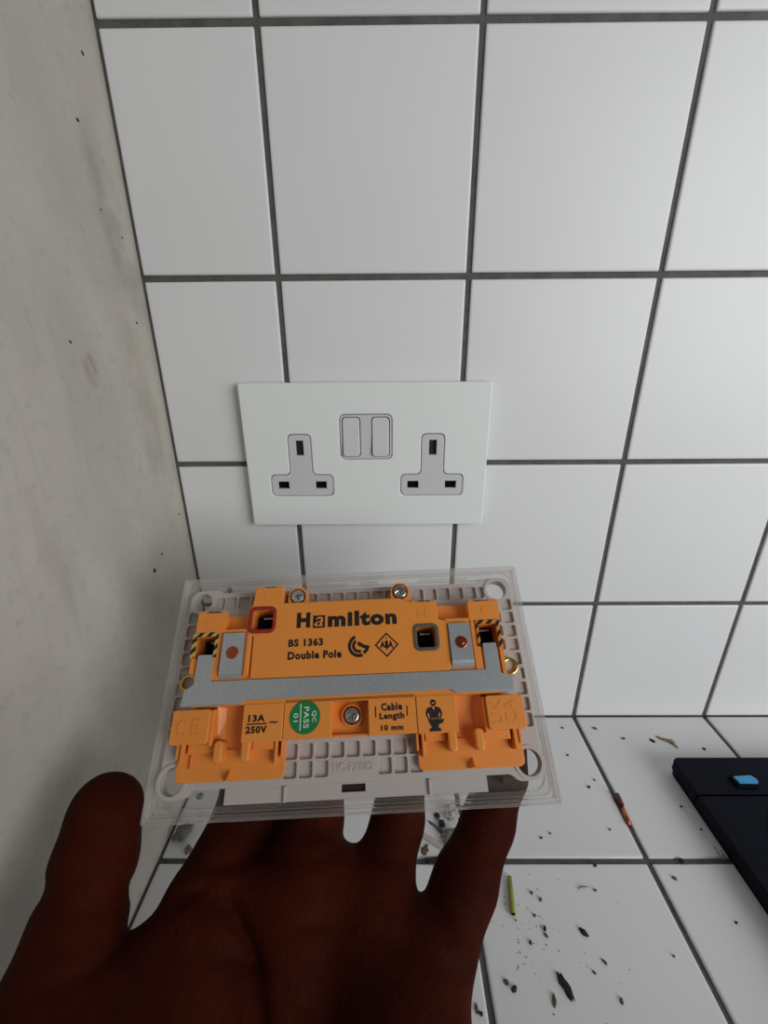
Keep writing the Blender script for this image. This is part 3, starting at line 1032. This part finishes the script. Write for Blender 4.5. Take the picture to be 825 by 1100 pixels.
# thumb nail on the outer side of the thumb tip
b = MB()
V, F = [], []
for i in range(7):
    for j in range(7):
        u, v = (i - 3) / 3, (j - 3) / 3
        a = u * 0.75
        r = 12.75 - 0.5 * v * v
        ww = 1.0 - 0.12 * max(v, 0) ** 2
        V.append((-88.0 - r * math.cos(a * ww), -44.5 + v * 6.0, -3.0 + r * math.sin(a * ww)))
for i in range(6):
    for j in range(6):
        k = i * 7 + j
        F.append((k, k + 1, k + 8, k + 7))
b.raw(V, F, True)
nail = b.build('thumb_nail', M_NAIL, hand)

# ------------------------------------------------------------------ things lying on the worktop
# flat navy case: left edge x 0.1485, back edge y -0.046, top z 0.012
case = empty('flat_case', (0.1485, -0.046, 0.0))
tag(case, 'flat dark navy case with a rounded corner and a small blue tab, on the worktop', 'case')
b = MB()
b.ext(rrect(1.0, 209.0, -289.0, -1.0, 4.0, 4), 0.2, 4.0, 0.5)
b.build('base', M_CASE_EDGE, case)
b = MB()
b.ext(rrect(0, 210, -25.4, 0, 4.5, 5)[:12] + [(0, -25.4), (210, -25.4)], 4.0, 12.0, 0.8)
b.build('spine_panel', M_CASE, case)
b = MB()
b.ext(rrect(0, 210, -290.0, -27.0, 1.0, 3), 4.0, 12.0, 0.8)
lid = b.build('cover', M_CASE, case)
b = MB()
b.box(0.6, 209.4, -27.2, -25.2, 4.0, 10.4)
b.build('hinge', M_CASE_EDGE, case)
b = MB()
b.tube([(40, -31, 11.9), (30, -42, 11.9), (21, -54, 11.9), (13, -70, 11.9)], 0.35, 6)
b.build('cover_seam', M_CASE_EDGE, lid)
b = MB()
b.ext(rrect(27.5, 42.5, -22.2, -14.0, 1.6, 4), 12.0, 13.6, 0.4)
clasp = b.build('clasp', M_CASE_EDGE, case)
b = MB()
b.ext(round_poly([(28.6, -16.2), (29.6, -20.6), (41.6, -20.8), (42.6, -18.4), (40.6, -15.4)], 0.8, 3), 13.6, 15.2, 0.5)
b.build('blue_tab', M_BLUE, clasp)

# copper wire end lying in the grout joint
w = empty('wire_offcut', (0.1040, -0.0650, 0.0))
tag(w, 'bare copper wire end with dark brown insulation lying in the worktop joint', 'wire')
b = MB()
b.tube([(0.1, 0.6, 1.2), (-0.3, -6.2, 1.2)], 1.75, 14)
b.build('insulation', M_SLEEVE, w)
b = MB()
b.tube([(-0.3, -5.8, 1.1), (-0.8, -12, 0.9), (-1.6, -18.4, 0.6)], [1.15, 1.15, 1.0], 12)
b.build('copper_core', M_COPPER, w)
# yellow-green sleeve
g = empty('insulation_sleeve', (0.0204, -0.119, 0.0))
tag(g, 'yellow-green cable insulation sleeve with a dark hollow end on the worktop', 'cable sleeve')
b = MB()
b.tube([(1.3, 8.3, 1.35), (0.2, 1.5, 1.35), (-0.5, -3, 1.35), (-1.2, -8.3, 1.35)], [1.2, 1.3, 1.3, 1.35], 14)
b.build('sleeve', M_YG, g)
b = MB()
b.tube([(-1.2, -8.28, 1.35), (-1.21, -8.5, 1.35)], 1.0, 12)
b.build('hollow_end', M_BLACK, g)


def flake(name, x, y, L, W, H, rot, material, label, cat, group=None, seed=0, rough=0.25):
    rnd = random.Random(seed)
    b = MB()
    n = 9 if L < 5 else 15
    ring = []
    for k in range(n):
        t = 2 * math.pi * k / n
        ring.append((0.5 * L * math.cos(t) * rnd.uniform(1 - rough, 1 + rough), 0.5 * W * math.sin(t) * rnd.uniform(1 - rough, 1 + rough)))
    V = [(a, c_, 0.02) for a, c_ in ring] + [(a * 0.8, c_ * 0.8, H * rnd.uniform(0.5, 1.1)) for a, c_ in ring] + [(0, 0, H)]
    F = [tuple(range(n - 1, -1, -1))] + [(k, (k + 1) % n, (k + 1) % n + n, k + n) for k in range(n)] + [(k + n, (k + 1) % n + n, 2 * n) for k in range(n)]
    b.raw(V, F)
    o = b.build(name, material)
    o.location = (x / 1000, y / 1000, 0.0)
    o.rotation_euler = (0, 0, rot)
    tag(o, label, cat, group)
    return o


flake('bark_flake', 35.9, -153.3, 10.5, 4.0, 1.6, 1.9, M_DARK, 'largest dark ragged flake on the worktop tile near the hand', 'debris', seed=1, rough=0.35)
flake('debris_chip', 52.5, -133.8, 4.6, 2.6, 1.2, -0.7, M_DARK, 'small dark oblong chip alone in the middle of a worktop tile', 'debris', seed=2)
G = 'crumbs on the worktop tile beside the hand'
for i, (x, y, L, W, r, m) in enumerate(((12.2, -154.3, 3.0, 2.2, 0.6, M_DARK), (9.1, -152.1, 3.0, 2.2, -0.5, M_BROWN), (29.0, -157.8, 4.2, 1.8, 1.3, M_BROWN), (33.6, -132.7, 2.6, 1.7, 1.2, M_DARK),
                                        (59.0, -158.0, 2.4, 1.6, 1.2, M_BROWN), (24.8, -138.0, 2.2, 1.2, 1.4, M_DARK), (66.4, -116.3, 1.6, 1.2, 0, M_BROWN), (35.7, -120.5, 2.0, 1.4, 0.8, M_BROWN),
                                        (31.8, -117.5, 2.2, 1.4, 0, M_BROWN), (30.3, -127.3, 1.8, 1.3, 0.4, M_BROWN), (57.7, -145.0, 2.6, 1.2, -0.9, M_BROWN), (51.2, -148.7, 2.2, 1.0, -0.8, M_BROWN),
                                        (-4.6, -162.0, 2.4, 1.6, -0.5, M_DARK), (-6.1, -160.4, 3.6, 1.2, 1.5, M_BROWN), (33.3, -135.2, 2.6, 1.2, -1.0, M_BROWN))):
    flake('crumb', x, y, L, W, 0.9, r, m, 'tiny %s crumb scattered on the worktop tile beside the hand' % ('black' if m is M_DARK else 'brown'), 'crumb', G + (' (black)' if m is M_DARK else ' (brown)'), seed=20 + i)
CN = {'dark_crumb': 'black', 'brown_crumb': 'brown', 'grey_mortar': 'grey'}
G = 'crumbs on the worktop tiles near the navy case'
for i, (x, y, L, W, r, m) in enumerate(((152.0, -22.9, 4.4, 2.4, -0.8, M_DARK), (185.3, -29.8, 2.6, 2.0, 0, M_DARK), (131.5, -20.7, 3.0, 1.8, 0.2, M_BROWN), (114.1, -11.6, 4.4, 2.0, -0.5, M_GREYBIT),
                                        (89.8, -11.0, 2.2, 1.5, 0, M_BROWN), (84.3, -34.7, 1.8, 1.3, 0, M_DARK), (88.9, -58.6, 2.2, 1.7, 0.4, M_DARK), (94.8, -53.7, 1.6, 1.2, 0, M_BROWN),
                                        (46.4, -90.1, 1.6, 1.2, 0, M_DARK), (52.7, -87.6, 1.4, 1.1, 0, M_BROWN), (89.5, -85.3, 1.6, 1.2, 0, M_BROWN), (112.4, -110.7, 3.4, 1.8, -0.7, M_BROWN), (131.3, -130.1, 1.4, 1.2, 0, M_DARK),
                                        (91.7, -142.9, 1.3, 1.0, 0, M_BROWN), (141.6, -71.5, 1.6, 1.2, 0, M_BROWN), (144.6, -85.3, 1.5, 1.2, 0, M_BROWN), (71.7, -104.6, 2.2, 1.4, 0.3, M_DARK))):
    flake('crumb', x, y, L, W, 0.9, r, m, 'tiny %s crumb on the worktop between the tiled wall, copper wire and navy case' % CN[m.name], 'crumb', G + ' (%s)' % CN[m.name], seed=60 + i)
flake('crumb', 121.8, -102.2, 3.2, 2.6, 0.8, 1.2, M_DARK, 'dark crumb lodged in the grout joint near the navy case', 'crumb', seed=90)

b = MB()
b.tube([(-5.6, 4.6, 0.5), (-3.0, 2.2, 0.9), (0, 1.0, 0.7), (3.0, -2.0, 0.9), (4.8, -5.6, 0.4)], [0.35, 0.8, 1.0, 0.9, 0.3], 7)
b.tube([(-1.0, 1.6, 0.8), (3.2, 0.8, 1.0), (5.6, -1.2, 0.7)], [0.6, 0.5, 0.25], 6)
o = b.build('straw_sliver', M_STRAW)
o.location = (0.1622, -0.0235, 0)
tag(o, 'twisted dry tan sliver on the worktop near the wall and the navy case', 'sliver')
b = MB()
b.tube([(-3.2, -0.6, 0.4), (-1, 0.4, 0.5), (3.0, 0.2, 0.4)], [0.15, 0.3, 0.12], 6)
o = b.build('thin_shaving', M_BROWN)
o.location = (0.0605, -0.1152, 0)
tag(o, 'hair-thin brown shaving lying on the worktop tile', 'shaving')
b = MB()
b.tube([(-0.8, 3.6, 0.6), (0.4, 0.6, 1.4), (0.2, -3.4, 0.8)], [0.4, 1.2, 0.5], 7)
b.tube([(-1.2, 1.0, 0.5), (1.4, -1.8, 1.2)], [0.4, 0.7], 6)
o = b.build('plaster_sliver', M_PLASTER)
o.location = (0.1458, -0.0985, 0)
tag(o, 'pale plaster sliver against the edge of the navy case', 'debris')


def lump(name, x, y, r, material, label, cat, seed, flat=0.6, rot=0, group=None, sx=1.0):
    rnd = random.Random(seed)
    bm = bmesh.new()
    bmesh.ops.create_icosphere(bm, subdivisions=3, radius=1)
    ph = [(Vector((rnd.uniform(-1, 1), rnd.uniform(-1, 1), rnd.uniform(-1, 1))).normalized(), rnd.uniform(2, 6), rnd.uniform(0, 6)) for _ in range(9)]
    for v in bm.verts:
        k = 1 + sum(0.07 * math.sin(f * v.co.dot(d) * 1.6 + p) for d, f, p in ph)
        v.co = Vector((v.co.x * k * r * sx, v.co.y * k * r, (v.co.z * k * flat) * r)) * 0.001
    zmin = min(v.co.z for v in bm.verts)
    for v in bm.verts:
        v.co.z -= zmin
    me = bpy.data.meshes.new(name)
    bm.to_mesh(me)
    bm.free()
    o = link(name, me, material)
    o.location = (x / 1000, y / 1000, 0)
    o.rotation_euler = (0, 0, rot)
    tag(o, label, cat, group)
    return o


lump('plaster_crumb', -5.6, -77.0, 4.6, M_PLASTER, 'pale crumbly plaster lump on the worktop seen between ring and little finger', 'debris', 3)
lump('mortar_crumb', 0.8, -76.0, 3.4, M_GREYBIT, 'grey mortar lump touching the pale plaster lump', 'debris', 4)
lump('mortar_crumb', -11.9, -82.6, 2.0, M_DARK, 'small black round crumb below the pale plaster lump', 'debris', 5)
lump('mortar_crumb', -8.0, -90.0, 3.6, M_GREYBIT, 'grey mortar crumb beside the pale plastic strip', 'debris', 6, 0.5, 0.6, None, 1.6)
lump('mortar_crumb', -14.2, -77.5, 1.6, M_DARK, 'tiny black crumb left of the pale plaster lump on the worktop', 'debris', 8)
flake('mortar_smear', -14.5, -85.0, 12, 3.0, 0.8, -0.75, M_GREYBIT, 'long thin grey mortar flake above the pale plastic strip', 'debris', seed=11, rough=0.4)
b = MB()
b.ext([(-9.5, 3.8), (-7.5, 6.2), (8.5, -3.4), (6.8, -6.4)], 0.05, 1.0, 0.2)
o = b.build('plastic_strip', M_BACK)
o.location = (-0.0175, -0.0925, 0)
tag(o, 'short pale plastic strip lying on the worktop seen between two fingers', 'strip')
flake('mortar_smear', -23.6, -97.0, 7, 4.0, 0.9, 1.2, M_BROWN, 'brown flake at the end of the pale plastic strip', 'debris', seed=12, rough=0.35)
flake('bark_flake', -18.0, -101.8, 15, 3.2, 1.2, 0.05, M_DARK, 'long black flake lying along the worktop joint between two fingers', 'debris', seed=13, rough=0.3)
lump('mortar_crumb', -168.0, -88.0, 3.6, M_GREYBIT, 'grey mortar lump on the worktop by the side wall', 'debris', 14, 0.7, 0.8, None, 1.7)
lump('mortar_crumb', -161.6, -97.2, 2.0, M_GREYBIT, 'small grey crumb beside the worktop joint by the side wall', 'debris', 15)

# fine dust nobody could count
rnd = random.Random(5)
b = MB()
for k in range(95):
    if k < 60:
        x, y = rnd.gauss(27, 9), rnd.gauss(-134, 11)
    else:
        x, y = rnd.uniform(-15, 200), rnd.uniform(-165, -6)
    if x > 147 and y < -46:
        continue
    r = rnd.uniform(0.12, 0.42)
    a = rnd.uniform(0, 6.28)
    P = [(x + r * rnd.uniform(0.6, 1.4) * math.cos(a + t * math.pi / 2), y + r * rnd.uniform(0.6, 1.4) * math.sin(a + t * math.pi / 2)) for t in range(4)]
    b.raw([(p[0], p[1], 0.02) for p in P] + [(x, y, 0.02 + r * 0.8)], [(0, 1, 4), (1, 2, 4), (2, 3, 4), (3, 0, 4), (3, 2, 1, 0)])
o = b.build('dust_specks', M_BROWN)
tag(o, 'fine brown dust specks scattered over the worktop tiles', 'dust', kind='stuff')
